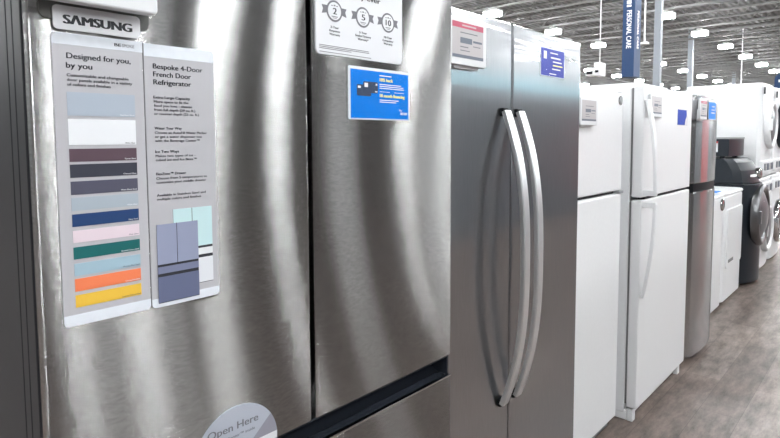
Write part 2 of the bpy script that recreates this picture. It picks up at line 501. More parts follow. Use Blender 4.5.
# recessed pull between the doors and the drawer
bm = bmesh.new(); bm_box(bm, -.94, -.905, .23, 1.12, .79, .86)
bm_box(bm, -.905, -.832, .23, 1.12, .853 - .006, .853 - .001)
obj('pull_recess', bm, 'recess', f1)
obj('recess_end_cap', box(-.93, -.832, 1.121, 1.1268, .80, .8535), 'recess', f1)
def f1_drawer(z0, z1):
    d = obj('drawer', box(-.928, -.852, .228, 1.121, z0 + .003, z1 - .012, .003), 'slate', f1)
    obj('steel_panel', box(-.85, FX, .222, 1.127, z0, z1 - .004, .003), 'steel_h', d)
    bm = bmesh.new()      # sloping dark scoop behind the bright top lip
    prof = [(-.93, z1 + .026), (-.90, z1 + .02), (-.86, z1 - .002), (-.834, z1 - .004), (-.834, z1 - .02), (-.93, z1 - .02)]
    t = bmesh.new()
    a = [t.verts.new((p[0], .226, p[1])) for p in prof]; b = [t.verts.new((p[0], 1.123, p[1])) for p in prof]
    t.faces.new(a); t.faces.new(list(reversed(b)))
    for i in range(len(prof)): t.faces.new((a[i], b[i], b[(i + 1) % len(prof)], a[(i + 1) % len(prof)]))
    bmesh.ops.recalc_face_normals(t, faces=t.faces[:]); merge(bm, t)
    obj('scoop_handle', bm, 'recess', d)
    obj('top_lip', box(-.834, FX + .0012, .222, 1.127, z1 - .005, z1, .001), 'chrome', d, 'bright polished top lip')
f1_drawer(.61, .802)
f1_drawer(.07, .56)
obj('kickplate', box(-.93, -.90, .24, 1.11, .01, .065), 'black', f1)
for y in (.24, 1.03):
    obj('hinge_cover', box(-1.02, -.86, y, y + .07, 1.757, 1.78, .006), 'slate2', f1)

SX = FX        # stickers and signs stand on the steel
def sign_card(name, poly, x, th, mat, label, cat, group=None):
    bm = bmesh.new(); prism_x(bm, poly, x, x + th, .0004)
    return tag(obj(name, bm, mat), label, cat, group)

# brand magnet
mag = sign_card('brand_magnet', rrect(.250, .363, 1.5455, 1.5765, .006), SX + .003, .003, 'badge_white', 'white rectangular brand magnet with bold black capitals above the colour chart', 'magnet')
lines([('SΛMSUNG', .2615, 1.5532, .0875, .0122, .15)], SX + .006, 'ink', 'brand_lettering', mag)

# colour chart sign
sg = sign_card('color_chart_sign', rrect(.248, .3665, 1.147, 1.542, .006, corners=(1, 1, 0, 1)), SX, .0022, 'card', 'tall grey colour chart sign with twelve swatches on the left fridge door', 'sign', 'signs on the foreground fridge')
x = SX + .0022
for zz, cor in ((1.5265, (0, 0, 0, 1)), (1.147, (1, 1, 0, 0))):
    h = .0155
    bm = bmesh.new(); prism_x(bm, rrect(.248, .3665, zz, zz + h, .006, corners=cor), x, x + .0005); obj('sleeve_reflection_band', bm, 'card_band', sg, 'sleeve band with its reflection painted pale')  # reflection of the clear sleeve put into the band colour
lines([('BE', .327, 1.5315, .009, .0044, .04)], x + .0006, 'ink', 'lettering', sg)
lines([('SPOKE', .3375, 1.5315, .0170, .0044, -.008)], x + .0006, 'ink_soft', 'lettering', sg)
lines([('Designed for you,', .265, 1.5088, .0835, .0078, .045), ('by you', .264, 1.4962, .0325, .0078, .045)], x, 'ink', 'heading_text', sg)
lines([('Customizable and changeable', .2645, 1.4850, .0805, .0040, .03), ('door panels available in a variety', .2645, 1.4788, .0855, .0040, .03),
       ('of colors and finishes', .2645, 1.4726, .0555, .0040, .03)], x, 'ink', 'body_text', sg)
SW = [(1.4330, 1.4645, (.42, .48, .56), 'pale grey blue', 'Stainless Steel', 1), (1.3935, 1.4285, (.83, .85, .88), 'white', 'White Glass', 0),
      (1.3710, 1.3885, (.105, .065, .085), 'plum', 'Tuscan Steel', 1), (1.3495, 1.3675, (.040, .043, .062), 'charcoal', 'Charcoal Glass', 1),
      (1.3265, 1.3445, (.085, .085, .125), 'slate violet', 'Matte Black Steel', 1), (1.3045, 1.3225, (.40, .46, .52), 'light grey', 'White Glass', 1),
      (1.2830, 1.3000, (.015, .050, .155), 'navy', 'Navy Steel', 1), (1.2610, 1.2775, (.78, .66, .72), 'pale pink', 'Pink Glass', 0),
      (1.2385, 1.2550, (.008, .125, .125), 'emerald', 'Emerald Green Steel', 1), (1.2155, 1.2325, (.36, .51, .60), 'sky blue', 'Morning Blue Steel', 0),
      (1.1940, 1.2115, (.88, .23, .10), 'orange', 'Clementine Steel', 1), (1.1720, 1.1890, (.84, .53, .065), 'yellow', 'Sunrise Yellow Steel', 0)]
for z0, z1, col, nm, cap, wt in SW:
    m = plain('swatch_' + nm.replace(' ', '_'), col, .38)
    s = obj('color_swatch', box(.2635, .3530, z0, z1 - .0004, z0, z1) if False else box(x, x + .0006, .2635, .3528, z0, z1), m, sg, nm + ' swatch')
    w = .0013 * len(cap)
    lines([(cap, .3510 - w, z0 + .0015, w, .0021, .01)], x + .0006, 'ink_white' if wt else 'ink_soft', 'caption', s)

# feature sign
sg = sign_card('feature_sign', rrect(.3685, .4805, 1.146, 1.541, .006, corners=(1, 1, 1, 0)), SX, .0022, 'card', 'grey feature sign with fridge drawings, right of the colour chart', 'sign', 'signs on the foreground fridge')
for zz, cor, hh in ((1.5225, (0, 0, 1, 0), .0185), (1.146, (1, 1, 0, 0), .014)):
    bm = bmesh.new(); prism_x(bm, rrect(.3685, .4805, zz, zz + hh, .006, corners=cor), x, x + .0005); obj('sleeve_reflection_band', bm, 'card_band', sg, 'sleeve band with its reflection painted pale')
lines([('Bespoke 4-Door', .381, 1.5055, .079, .0078, .045), ('French Door', .381, 1.4938, .0595, .0078, .045), ('Refrigerator', .381, 1.4822, .0595, .0078, .045)], x, 'ink', 'heading_text', sg)
lines([('Extra-Large Capacity', .3805, 1.4615, .0575, .0042, .05), ('Water Your Way', .3805, 1.4155, .0425, .0042, .05), ('Ice Two Ways', .3805, 1.3805, .037, .0042, .05), ('FlexZone™ Drawer', .3805, 1.3470, .0475, .0042, .05)], x, 'ink', 'section_titles', sg)
B = [('More space to fit the', 1.4552, .0545), ('food you love - choose', 1.4492, .0605), ('from full depth (29 cu. ft.)', 1.4432, .0655), ('or counter depth (23 cu. ft.)', 1.4372, .0715),
     ('Choose an AutoFill Water Pitcher', 1.4090, .0845), ('or get a water dispenser too', 1.4030, .0755), ('with the Beverage Center™', 1.3970, .0715),
     ('Makes two types of ice -', 1.3742, .0635), ('cubed ice and Ice Bites™', 1.3682, .0655), ('Choose from 5 temperatures to', 1.3405, .0825), ('customize your middle drawer', 1.3345, .0805),
     ('Available in Stainless Steel and', 1.3150, .0795), ('multiple colors and finishes', 1.3090, .0715)]
lines([(s, .3808, z, w, .0038, .03) for s, z, w in B], x, 'ink', 'body_text', sg)
def little_fridge(y0, y1, z0, z1, cols, xx, nm):
    H = z1 - z0; ym = y0 + (y1 - y0) * .475
    p = obj('fridge_drawing', box(xx, xx + .0004, y0, y1, z0 + .002, z1), 'ink', sg, nm)
    for (a, b, c, d, cc) in ((y0, ym - .0005, z0 + H * .50, z1, cols[0]), (ym + .0005, y1, z0 + H * .50, z1, cols[0]), (y0, y1, z0 + H * .385, z0 + H * .47, cols[1]), (y0, y1, z0 + .003, z0 + H * .345, cols[2])):
        obj('drawn_panel', box(xx + .0004, xx + .0008, a, b, c, d), cc, p)
def pm(n, c): return plain(n, c, .4)
little_fridge(.405, .470, 1.169, 1.2935, [pm('drawn_mint', (.56, .76, .78)), pm('drawn_white', (.78, .8, .82)), pm('drawn_white_b', (.74, .76, .8))], x, 'pale mint fridge drawing')
little_fridge(.378, .4445, 1.150, 1.2725, [pm('drawn_lavender', (.30, .33, .46)), pm('drawn_steel_blue', (.19, .21, .32)), pm('drawn_blue_violet', (.13, .15, .25))], x + .0009, 'lavender blue fridge drawing')

# electronic tag at the top of the picture
def shelf_tag(y0, y1, z0, z1, fx, stand, label, detail=True, red=True, bracket='tag_body'):
    t = thing('electronic_price_tag', label, 'price tag', (fx + stand, (y0 + y1) / 2, z0), 'electronic price tags')
    w = y1 - y0; h = z1 - z0
    bm = bmesh.new(); prism_x(bm, rrect(y0, y1, z0, z1, .008), fx + stand - .012, fx + stand, .002); obj('case', bm, 'tag_body', t)
    bm = bmesh.new(); prism_x(bm, rrect(y0 + w * .2, y1 - w * .12, z0 - h * .06, z0 + h * .5, .008), fx, fx + stand - .012); obj('bracket', bm, bracket, t)
    xx = fx + stand
    a, b, c, d = y0 + w * .07, y1 - w * .10, z0 + h * .15, z1 - h * .10
    obj('screen', box(xx, xx + .0005, a, b, c, d), 'eink', t)
    W, Hh = b - a, d - c; xx += .0005
    if red: obj('header_strip', box(xx, xx + .0003, a, b, d - Hh * .16, d), 'eink_red', t)
    bars_print([(a + W * .25, a + W * .62, c + Hh * .42, c + Hh * .58), (a + W * .66, a + W * .95, c + Hh * .48, c + Hh * .54), (a, b, c, c + Hh * .09)], xx, 'eink_dark', 'price_print', t)
    bars_print([(a + W * .25, a + W * .8, c + Hh * .70, c + Hh * .73), (a + W * .25, a + W * .5, c + Hh * .30, c + Hh * .33), (a + W * .25, a + W * .55, c + Hh * .20, c + Hh * .225), (a + W * .66, a + W * .9, c + Hh * .36, c + Hh * .385)], xx, 'ink_soft', 'fine_print', t)
    if red: bars_print([(a + W * .3, a + W * .75, d - Hh * .10, d - Hh * .06)], xx + .0003, 'eink_pink', 'header_print', t)
    return t
tg = thing('electronic_price_tag', 'large white electronic tag cut off by the top edge, above the brand magnet', 'price tag', (-.79, .3, 1.575), 'electronic price tags')
bm = bmesh.new(); prism_x(bm, rrect(.195, .377, 1.5770, 1.70, .007), -.806, -.79, .003); obj('case', bm, 'tag_body', tg)
bm = bmesh.new(); prism_x(bm, rrect(.235, .377, 1.558, 1.66, .01), FX, FX + .003); bm_box(bm, FX, -.803, .25, .36, 1.60, 1.66); obj('bracket', bm, 'tag_bracket', tg, 'dark grey mounting bracket')
obj('screen', box(-.79, -.7894, .212, .360, 1.5965, 1.69), 'navy_print', tg)
bars_print([(.235, .33, 1.604, 1.6045), (.235, .31, 1.615, 1.618)], -.7894, 'eink_pink', 'fine_print', tg)

# warranty sign on the right door
ws = sign_card('warranty_sign', rrect(.694, .940, 1.562, 1.752, .010), SX, .003, 'card_white', 'white warranty sign with three ribbon badges on the right fridge door', 'sign', 'signs on the foreground fridge')
x = SX + .003
lines([('y ever', .8130, 1.6815, .056, .011, .08)], x, 'ink', 'heading_text', ws)
for cy, num, t3 in ((.741, '2', ('2-Year', 'Response', 'Warranty')), (.8185, '5', ('5-Year', 'Sealed System', 'Warranty*')), (.8935, '10', ('10-Year', 'Compressor', 'Warranty'))):
    cz = 1.6465
    bm = bmesh.new()
    for s in (-1, 1): prism_x(bm, [(cy + s * .013, cz - .004), (cy + s * .032, cz - .004 - .004), (cy + s * .0285, cz + .0015), (cy + s * .032, cz + .0085), (cy + s * .013, cz + .0085)], x, x + .0003)
    prism_x(bm, circle(cy, cz, .0205), x + .0002, x + .0006)
    bd = obj('ribbon_badge', bm, 'ink_soft', ws)
    bm = bmesh.new(); prism_x(bm, circle(cy, cz, .0168), x + .0006, x + .0009); obj('badge_face', bm, 'card_white', bd)
    wd = .0095 if len(num) == 1 else .0165
    lines([(num, cy - wd / 2, cz - .006, wd, .0125, .05)], x + .0009, 'ink', 'badge_number', bd)
    bars_print([(cy - .008, cy + .008, cz - .0112, cz - .0098), (cy - .005, cy + .005, cz - .0138, cz - .0128), (cy - .0085, cy - .0045, cz + .0092, cz + .0105), (cy - .0020, cy + .0020, cz + .0092, cz + .0118), (cy + .0045, cy + .0085, cz + .0092, cz + .0105)], x + .0009, 'ink_soft', 'badge_print', bd)
    rows = []
    for k, s in enumerate(t3):
        w = .0034 * len(s) if k else .0036 * len(s)
        rows.append((s, cy - w / 2, 1.6135 - .0068 * k, w, .0044, .06 if k == 0 else .03))
    lines(rows, x, 'ink', 'badge_caption', ws)
bars_print([(.702, .835, 1.5785, 1.5797), (.702, .836, 1.5755, 1.5767), (.702, .785, 1.5725, 1.5737), (.702, .842, 1.5660, 1.5672)], x, 'ink_soft', 'fine_print', ws)

# blue card offer in its clear sleeve
def sleeve(y0, y1, z0, z1, fx, label, mat, margin=.006, art=None):
    t = thing('offer_card', label, 'sign', (fx, (y0 + y1) / 2, z0), 'blue offer cards in clear sleeves')
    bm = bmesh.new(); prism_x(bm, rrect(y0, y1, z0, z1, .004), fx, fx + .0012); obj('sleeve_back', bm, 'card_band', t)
    c = obj('printed_card', box(fx + .0012, fx + .002, y0 + margin, y1 - margin * .8, z0 + margin * .5, z1 - margin), mat, t)
    bm = bmesh.new(); prism_x(bm, rrect(y0, y1, z0, z1, .004), fx + .0045, fx + .005); obj('sleeve_front', bm, 'film', t)
    return t, c
t, c = sleeve(.778, .966, 1.440, 1.5475, FX, 'bright blue card offer in a clear sleeve under the warranty sign', 'blue')
x = FX + .002
lines([('10% back', .868, 1.5215, .0405, .0072, .12), ('18 month financing', .868, 1.4885, .079, .0072, .12)], x, 'ink_yellow', 'offer_text', c)
bars_print([(.868, .905, 1.5325, 1.5345), (.868, .936, 1.5145, 1.5162), (.868, .944, 1.5105, 1.5122), (.868, .946, 1.5065, 1.5082), (.868, .928, 1.4815, 1.4832), (.868, .92, 1.4775, 1.4792), (.868, .90, 1.4995, 1.5003), (.914, .946, 1.4995, 1.5003)], x, 'ink_white', 'fine_print', c)
lines([('My', .9300, 1.4600, .009, .0048, .02), ('BEST BUY', .934, 1.4525, .0225, .0055, .09)], x, 'ink_white', 'logo_print', c)
bm = bmesh.new(); prism_x(bm, rrect(.801, .842, 1.4885, 1.5115, .003), x, x + .0004); d = obj('bank_card_print', bm, 'navy_print', c)
bm = bmesh.new(); prism_x(bm, rrect(.819, .862, 1.4955, 1.5185, .003), x + .0004, x + .0008); d = obj('bank_card_print', bm, 'navy_print', c)
bars_print([(.803, .811, 1.504, 1.5085), (.822, .832, 1.507, 1.5155), (.855, .860, 1.5115, 1.5155), (.853, .860, 1.4975, 1.5000)], x + .0008, 'ink_white', 'card_marks', c)

# round "open here" label hanging at the door foot
cy, cz, r = .508, .861, .083
def dome(zc):
    a = math.asin((zc - cz) / r); return circle(cy, cz, r, 40, a, PI - a)
st = sign_card('open_here_sticker', dome(.8545), SX, .0012, 'sticker', 'round grey sticker at the foot of the left fridge door', 'sticker')
bm = bmesh.new(); prism_x(bm, [(.530, .866)] + [(cy + r * math.cos(math.radians(a)), cz + r * math.sin(math.radians(a))) for a in (4, 10, 16, 22, 28, 33)], SX + .0012, SX + .0015); obj('mauve_wedge', bm, 'sticker_dark', st)
bm = bmesh.new(); prism_x(bm, [(.426, .8695), (.427, .8560), (.589, .8560), (.5902, .8695)], SX + .0015, SX + .0018); obj('white_foot', bm, 'card_white', st)
lines([('Open Here', .452, .9040, .098, .0135, .035)], SX + .0012, 'ink_soft', 'heading_text', st)
lines([('Beverage Center™ inside', .455, .8905, .088, .0052, .03)], SX + .0012, 'ink_soft', 'body_text', st)

# ------------------------------------------------------------------ 2 side-by-side refrigerator
F2 = -.877
f2 = thing('refrigerator', 'stainless side-by-side refrigerator with two long bowed handles', 'refrigerator', (-1.25, 1.58, 0), 'refrigerators in the row')
bm = bmesh.new(); bm_box(bm, -1.60, -.955, 1.150, 1.985, .03, 1.735, .006)
for y in (1.22, 1.92):
    for xx in (-1.53, -1.02): bm_box(bm, xx - .02, xx + .02, y - .02, y + .02, 0, .04)
obj('cabinet', bm, 'grey_side', f2)
for (y0, y1, hy) in ((1.147, 1.5015, 1.452), (1.5085, 1.988, 1.533)):
    bm = bmesh.new(); bm_box(bm, -.945, F2, y0, y1, .07, 1.742, .006, 3)
    d = obj('door', bm, 'steel_v', f2)
    obj('gasket', box(-.955, -.945, y0 + .012, y1 - .012, .085, 1.73), 'gasket', d)
    bm = bmesh.new(); path = []
    for k in range(29):
        u = k / 28; z = .595 + u * .885
        s = 1 - abs(2 * u - 1) ** 2.6
        path.append((F2 + .014 + .068 * s, hy, z))
    sweep(bm, path, .034, .014)
    smooth(obj('handle', bm, 'handle', d), 15)
    for z in (.598, 1.477): obj('handle_mount', box(F2, F2 + .012, hy - .015, hy + .015, z - .012, z + .012, .002), 'black', d)
for y in (1.17, 1.91): obj('hinge_cover', box(-1.02, -.90, y, y + .06, 1.743, 1.758, .004), 'grey_side', f2)
obj('kickplate', box(-.95, -.92, 1.17, 1.97, .01, .065), 'black', f2)
bm = bmesh.new()
text_bm(bm, 'Frigidaire', 1.862, 1.669, .095, .014, F2, .0, lift=.001)
obj('brand_script', bm, 'chrome', f2)
shelf_tag(1.158, 1.329, 1.591, 1.712, F2, .022, 'white electronic price tag on the left door of the side-by-side fridge')
t, c = sleeve(1.680, 1.852, 1.604, 1.698, F2, 'crumpled violet blue offer card on the right door of the side-by-side fridge', 'violet', .004)
bars_print([(1.745, 1.80, 1.680, 1.684), (1.75, 1.82, 1.664, 1.669), (1.765, 1.83, 1.652, 1.656), (1.76, 1.82, 1.628, 1.632), (1.70, 1.72, 1.66, 1.685), (1.74, 1.79, 1.612, 1.615)], F2 + .002, 'ink_white', 'offer_print', c)
bars_print([(1.765, 1.835, 1.640, 1.644)], F2 + .002, 'ink_yellow', 'offer_print', c)

# ------------------------------------------------------------------ 3, 4 white top-freezer refrigerators
def badge(name, cx_, y, z, r, parent, fx):
    bm = bmesh.new(); lathe_x(bm, [(fx, r), (fx + .003, r), (fx + .003, 0)], y, z, 24); e = obj(name, bm, 'chrome', parent)
    bm = bmesh.new(); lathe_x(bm, [(fx + .003, r * .8), (fx + .0038, r * .8), (fx + .0038, 0)], y, z, 24); obj('emblem_disc', bm, 'grey_side', e)
W1 = -.965
w1 = thing('refrigerator', 'white top-freezer refrigerator with round badge, right of the side-by-side', 'refrigerator', (-1.3, 2.34, 0), 'refrigerators in the row')
bm = bmesh.new(); bm_box(bm, -1.62, -1.035, 2.022, 2.658, .03, 1.60, .006)
for y in (2.07, 2.61):
    for xx in (-1.56, -1.09): bm_box(bm, xx - .02, xx + .02, y - .02, y + .02, 0, .04)
obj('cabinet', bm, 'white', w1)
for z0, z1 in ((.062, 1.142), (1.155, 1.607)):
    bm = bmesh.new(); bm_box(bm, -1.025, W1, 2.018, 2.662, z0, z1, .010, 3)
    d = obj('door', smooth_bm(bm) if False else bm, 'white', w1)
    obj('gasket', box(-1.035, -1.025, 2.03, 2.65, z0 + .012, z1 - .012), 'gasket', d)
obj('door_gap_trim', box(-1.03, -.985, 2.03, 2.65, 1.142, 1.155), 'black', w1)
obj('kickplate', box(-1.03, -1.0, 2.03, 2.65, .008, .06), 'grey_side', w1)
obj('hinge_cover', box(-1.06, -.97, 2.60, 2.655, 1.608, 1.622, .003), 'white_edge', w1)
obj('center_hinge', box(-1.02, -.955, 2.615, 2.66, 1.1425, 1.1545, .002), 'grey_side', w1)
badge('round_emblem', 0, 2.655 - .035, 1.570, .021, w1, W1)
shelf_tag(2.145, 2.312, 1.452, 1.563, W1, .022, 'white electronic price tag on the freezer door of the white fridge with a round badge', red=False)

W2 = -.908
w2 = thing('refrigerator', 'white top-freezer refrigerator with bowed white handles, left of the narrow steel one', 'refrigerator', (-1.3, 3.17, 0), 'refrigerators in the row')
bm = bmesh.new(); bm_box(bm, -1.64, -.968, 2.772, 3.574, .035, 1.640, .006)
bm_box(bm, -1.62, -.955, 2.775, 3.571, .0, .05, .004)
obj('cabinet', bm, 'white', w2)
for z0, z1 in ((.072, 1.100), (1.114, 1.648)):
    bm = bmesh.new(); bm_box(bm, -.956, W2, 2.765, 3.580, z0, z1, .007, 3)
    d = obj('door', bm, 'whitefr', w2)
    obj('gasket', box(-.968, -.956, 2.78, 3.565, z0 + .01, z1 - .01), 'gasket', d)
    bm = bmesh.new(); hy = 2.786; path = []
    for k in range(17):
        u = k / 16
        if z0 > 1: z = 1.135 + .445 * u; s = math.cos(u * PI / 2) ** .8
        else: z = 1.085 - .455 * u; s = math.cos(u * PI / 2) ** .8
        path.append((W2 + .010 + .048 * s, hy, z))
    sweep(bm, path, .030, .016)
    zc = 1.138 if z0 > 1 else 1.080
    bm_box(bm, W2 - .002, W2 + .062, hy - .014, hy + .014, zc - .014, zc + .014, .004)
    smooth(obj('handle', bm, 'white', d), 15)
obj('center_hinge', box(-.95, -.918, 2.84, 3.55, 1.1015, 1.1125), 'black', w2)
obj('hinge_cover', box(-1.05, -.915, 3.50, 3.565, 1.649, 1.665, .004), 'white_edge', w2)
for y in (2.792, 3.54): obj('front_foot', box(-.955, -.925, y - .02, y + .02, 0, .062, .005), 'white_edge', w2)
shelf_tag(2.812, 2.992, 1.500, 1.610, W2, .016, 'white electronic price tag beside the freezer handle of the white fridge', red=False)
t, c = sleeve(3.297, 3.490, 1.468, 1.556, W2, 'deep blue offer card with torn corner on the white freezer door', 'blue_deep', .004)
bm = bmesh.new(); prism_x(bm, [(3.435, 1.470), (3.487, 1.470), (3.487, 1.552), (3.462, 1.552), (3.470, 1.52), (3.445, 1.50)], W2 + .002, W2 + .0024); obj('torn_corner', bm, 'card_white', c)

# ------------------------------------------------------------------ 5 narrow steel top-freezer with curved doors
f5 = thing('refrigerator', 'narrow stainless top-freezer refrigerator with curved doors and dark pocket handle', 'refrigerator', (-1.3, 3.97, 0), 'refrigerators in the row')
S0, S1 = 3.690, 4.265
bm = bmesh.new(); bm_box(bm, -1.62, -1.005, S0 + .004, S1 - .004, .03, 1.655, .006)
for y in (S0 + .06, S1 - .06):
    for xx in (-1.56, -1.06): bm_box(bm, xx - .02, xx + .02, y - .02, y + .02, 0, .04)
obj('cabinet', bm, 'grey_side', f5)
def bow(x0, b, y0, y1, r=.03, n=18, back=-1.0):
    yc = (y0 + y1) / 2; h = (y1 - y0) / 2; out = [(back, y0)]
    for k in range(n + 1):
        u = -1 + 2 * k / n
        xx = x0 + b * (1 - u * u) - (r * max(0, (abs(u) - .86) / .14) ** 2)
        out.append((xx, yc + u * h))
    out.append((back, y1)); return out
for z0, z1 in ((.045, 1.066), (1.122, 1.655)):
    bm = bmesh.new(); prism_z(bm, bow(-.925, .03, S0, S1), z0, z1, .003)
    smooth(obj('door', bm, 'steel_c', f5), 15)
bm = bmesh.new(); prism_z(bm, bow(-.929, .03, S0 + .004, S1 - .004), 1.065, 1.123); obj('pocket_handle', bm, 'black', f5)
bm = bmesh.new(); prism_z(bm, bow(-.919, .03, S0 + .03, S1 - .12, back=-.95), 1.066, 1.074); obj('handle_lip', bm, 'chrome', f5)
shelf_tag(3.690, 3.850, 1.507, 1.630, -.918, .026, 'white electronic price tag on the narrow steel fridge', red=True)
t, c = sleeve(3.885, 4.065, 1.512, 1.625, -.894, 'bright blue offer card on the narrow steel fridge', 'blue', .006)
bars_print([(3.96, 4.03, 1.59, 1.596), (3.95, 4.04, 1.57, 1.574), (3.95, 4.03, 1.55, 1.556)], -.892, 'ink_white', 'offer_print', c)
obj('hinge_cover', box(-1.05, -.95, S1 - .08, S1 - .02, 1.656, 1.672, .004), 'grey_side', f5)

# ------------------------------------------------------------------ 6 white top-load washer and matching dryer
def rounded_plan(x0, x1, y0, y1, r, n=10):
    return [(x0, y0)] + [(x1 - r + r * math.sin(a), y0 + r - r * math.cos(a)) for a in [k * PI / 2 / n for k in range(n + 1)]] + \
           [(x1 - r + r * math.cos(a), y1 - r + r * math.sin(a)) for a in [k * PI / 2 / n for k in range(n + 1)]] + [(x0, y1)]
def laundry_white(y0, y1, label, dryer):
    t = thing('clothes_dryer' if dryer else 'washing_machine', label, 'dryer' if dryer else 'washing machine', (-1.4, (y0 + y1) / 2, 0), 'white laundry pair')
    bm = bmesh.new(); prism_z(bm, rounded_plan(-1.72, -1.055, y0, y1, .06), .02, .915, .012)
    for y in (y0 + .06, y1 - .06):
        for xx in (-1.66, -1.13): bm_box(bm, xx - .02, xx + .02, y - .02, y + .02, 0, .03)
    smooth(obj('cabinet', bm, 'white', t), 15)
    bm = bmesh.new(); prism_z(bm, rounded_plan(-1.715, -1.045, y0 + .003, y1 - .003, .08), .917, .945, .010); smooth(obj('top_panel', bm, 'white', t), 15)
    bm = bmesh.new(); bm_box(bm, -1.715, -1.58, y0 + .01, y1 - .01, .945, 1.10, .03, 3); obj('control_console', bm, 'white_edge', t)
    for k in range(3):
        bm = bmesh.new(); bar(bm, (-1.58, y0 + .15 + .18 * k, 1.03), (-1.555, y0 + .15 + .18 * k, 1.03), .028, 16); obj('dial', bm, 'chrome', t)
    if dryer:
        bm = bmesh.new(); prism_x(bm, rrect(y0 + .07, y1 - .07, .30, .80, .03), -1.056, -1.043, .004); d = obj('door', bm, 'white', t)
        obj('door_pull', box(-1.045, -1.0405, y0 + .12, y0 + .30, .345, .372, .002), 'gasket', d)
    else:
        bm = bmesh.new(); prism_z(bm, rounded_plan(-1.55, -1.10, y0 + .07, y1 - .07, .09), .945, .962, .006); d = obj('lid', bm, 'white', t)
        obj('lid_window', box(-1.45, -1.2, y0 + .16, y1 - .16, .962, .9635), 'glass_dark', d)
    return t
laundry_white(4.50, 5.195, 'white top-load washing machine nearest the narrow steel fridge', False)
laundry_white(5.225, 5.925, 'white front-door clothes dryer between the white washer and charcoal washer', True)
tag(obj('leaflet', box(-1.16, -1.07, 4.98, 5.14, .963, .966), 'blue'), 'blue leaflet lying on top of the white washing machine', 'leaflet')
bm = bmesh.new(); lathe_x(bm, [(-1.055, .05), (-1.045, .05), (-1.040, .04), (-1.040, 0)], 5.10, .86, 24)
tag(obj('round_magnet', bm, 'chrome'), 'oval grey magnet on the front of the white washing machine', 'magnet')

# ------------------------------------------------------------------ 7 charcoal front loader with a laundry pedestal on top
def porthole(parent, fx, cy, cz, R, ringm, glassm, bowl=.05):
    d = None
    bm = bmesh.new(); lathe_x(bm, [(fx - .01, R), (fx + .035, R), (fx + .055, R * .96), (fx + .06, R * .90), (fx + .050, R * .80), (fx + .02, R * .78)], cy, cz, 48)
    d = obj('door', bm, ringm, parent)
    bm = bmesh.new(); lathe_x(bm, [(fx + .03, R * .80), (fx + .042, R * .70), (fx + .03 + bowl * .5, R * .40), (fx + .03 + bowl * .55, 0)], cy, cz, 48)
    obj('door_glass', bm, glassm, d)
    bm = bmesh.new(); bm_box(bm, fx + .05, fx + .075, cy - R * .95, cy - R * .80, cz - .06, cz + .06, .006); obj('door_handle', bm, ringm, d)
    return d
ch = thing('washing_machine', 'charcoal front-load washing machine with a big chrome-rimmed door', 'washing machine', (-1.4, 6.33, 0))
c0, c1 = 5.975, 6.675
bm = bmesh.new(); prism_z(bm, bow(-1.09, .11, c0, c1, .05, back=-1.80), .03, .965, .006)
for y in (c0 + .06, c1 - .06):
    for xx in (-1.72, -1.18): bm_box(bm, xx - .02, xx + .02, y - .02, y + .02, 0, .04)
smooth(obj('cabinet', bm, 'charcoal', ch), 15)
bm = bmesh.new()   # console that leans back
t = bmesh.new(); low = bow(-1.095, .085, c0, c1, .05, back=-1.80); top = bow(-1.18, .07, c0 + .004, c1 - .004, .06, back=-1.79); mid = bow(-1.115, .085, c0, c1, .05, back=-1.80)
rings = [[t.verts.new((p[0], p[1], z)) for p in pl] for pl, z in ((low, .972), (mid, 1.09), (bow(-1.15, .08, c0 + .002, c1 - .002, .055, back=-1.80), 1.165), (top, 1.20))]
n = len(low)
for a, b in zip(rings, rings[1:]):
    for i in range(n): t.faces.new((a[i], a[(i + 1) % n], b[(i + 1) % n], b[i]))
t.faces.new(rings[-1]); t.faces.new(list(reversed(rings[0])))
bmesh.ops.recalc_face_normals(t, faces=t.faces[:]); merge(bm, t)
con = smooth(obj('control_console', bm, 'charcoal', ch), 15)
bm = bmesh.new(); lathe_x(bm, [(-1.04, .055), (-1.0, .055), (-.99, .045), (-.99, 0)], 6.36, 1.055, 28); obj('dial', bm, 'chrome', con)
for k in range(4): obj('button', box(-1.04, -1.008, 6.12 + .035 * k, 6.14 + .035 * k, 1.03, 1.05), 'ink_white', con)
obj('display_window', box(-1.05, -1.014, 6.45, 6.58, 1.02, 1.09, .004), 'charcoal2', con)
porthole(ch, -1.005, 6.34, .66, .295, 'dark_chrome', 'tint', .09)
bm = bmesh.new()
for (a, b, c_, d_) in ((6.26, 6.42, .78, .80), (6.27, 6.40, .74, .75), (6.26, 6.30, .64, .68), (6.34, 6.38, .64, .68), (6.27, 6.41, .60, .61)): bm_box(bm, -.955, -.944, a, b, c_, d_)
tag(obj('door_sticker', bm, 'ink_white'), 'printed white sticker on the glass of the charcoal washer door', 'sticker')
tag(obj('blue_sticker', box(-1.09, -1.078, 6.02, 6.06, .86, .94), 'blue'), 'small blue sticker on the charcoal washer left of the door', 'sticker')

pd = thing('laundry_pedestal', 'dark grey laundry pedestal lying on top of the charcoal washer', 'pedestal', (-1.5, 6.33, 1.20))
bm = bmesh.new(); prism_z(bm, bow(-1.20, .045, c0 + .03, c1 - .03, .0, back=-1.80), 1.222, 1.385, .006)
for y in (c0 + .09, c1 - .09):
    for xx in (-1.74, -1.26): bm_box(bm, xx - .02, xx + .02, y - .02, y + .02, 1.20, 1.225)
smooth(obj('body', bm, 'charcoal', pd), 15)
bm = bmesh.new(); prism_z(bm, bow(-1.195, .045, c0 + .028, c1 - .028, .0, back=-1.80), 1.386, 1.402, .004); smooth(obj('top_rim', bm, 'grey_side', pd), 15)
tg = thing('price_card', 'small white price card with red header on the dark laundry pedestal', 'price tag', (-1.33, c0 + .028, 1.27))
bm = bmesh.new(); bm_box(bm, -1.40, -1.29, c0 + .022, c0 + .028, 1.262, 1.362); obj('card', bm, 'card_white', tg)
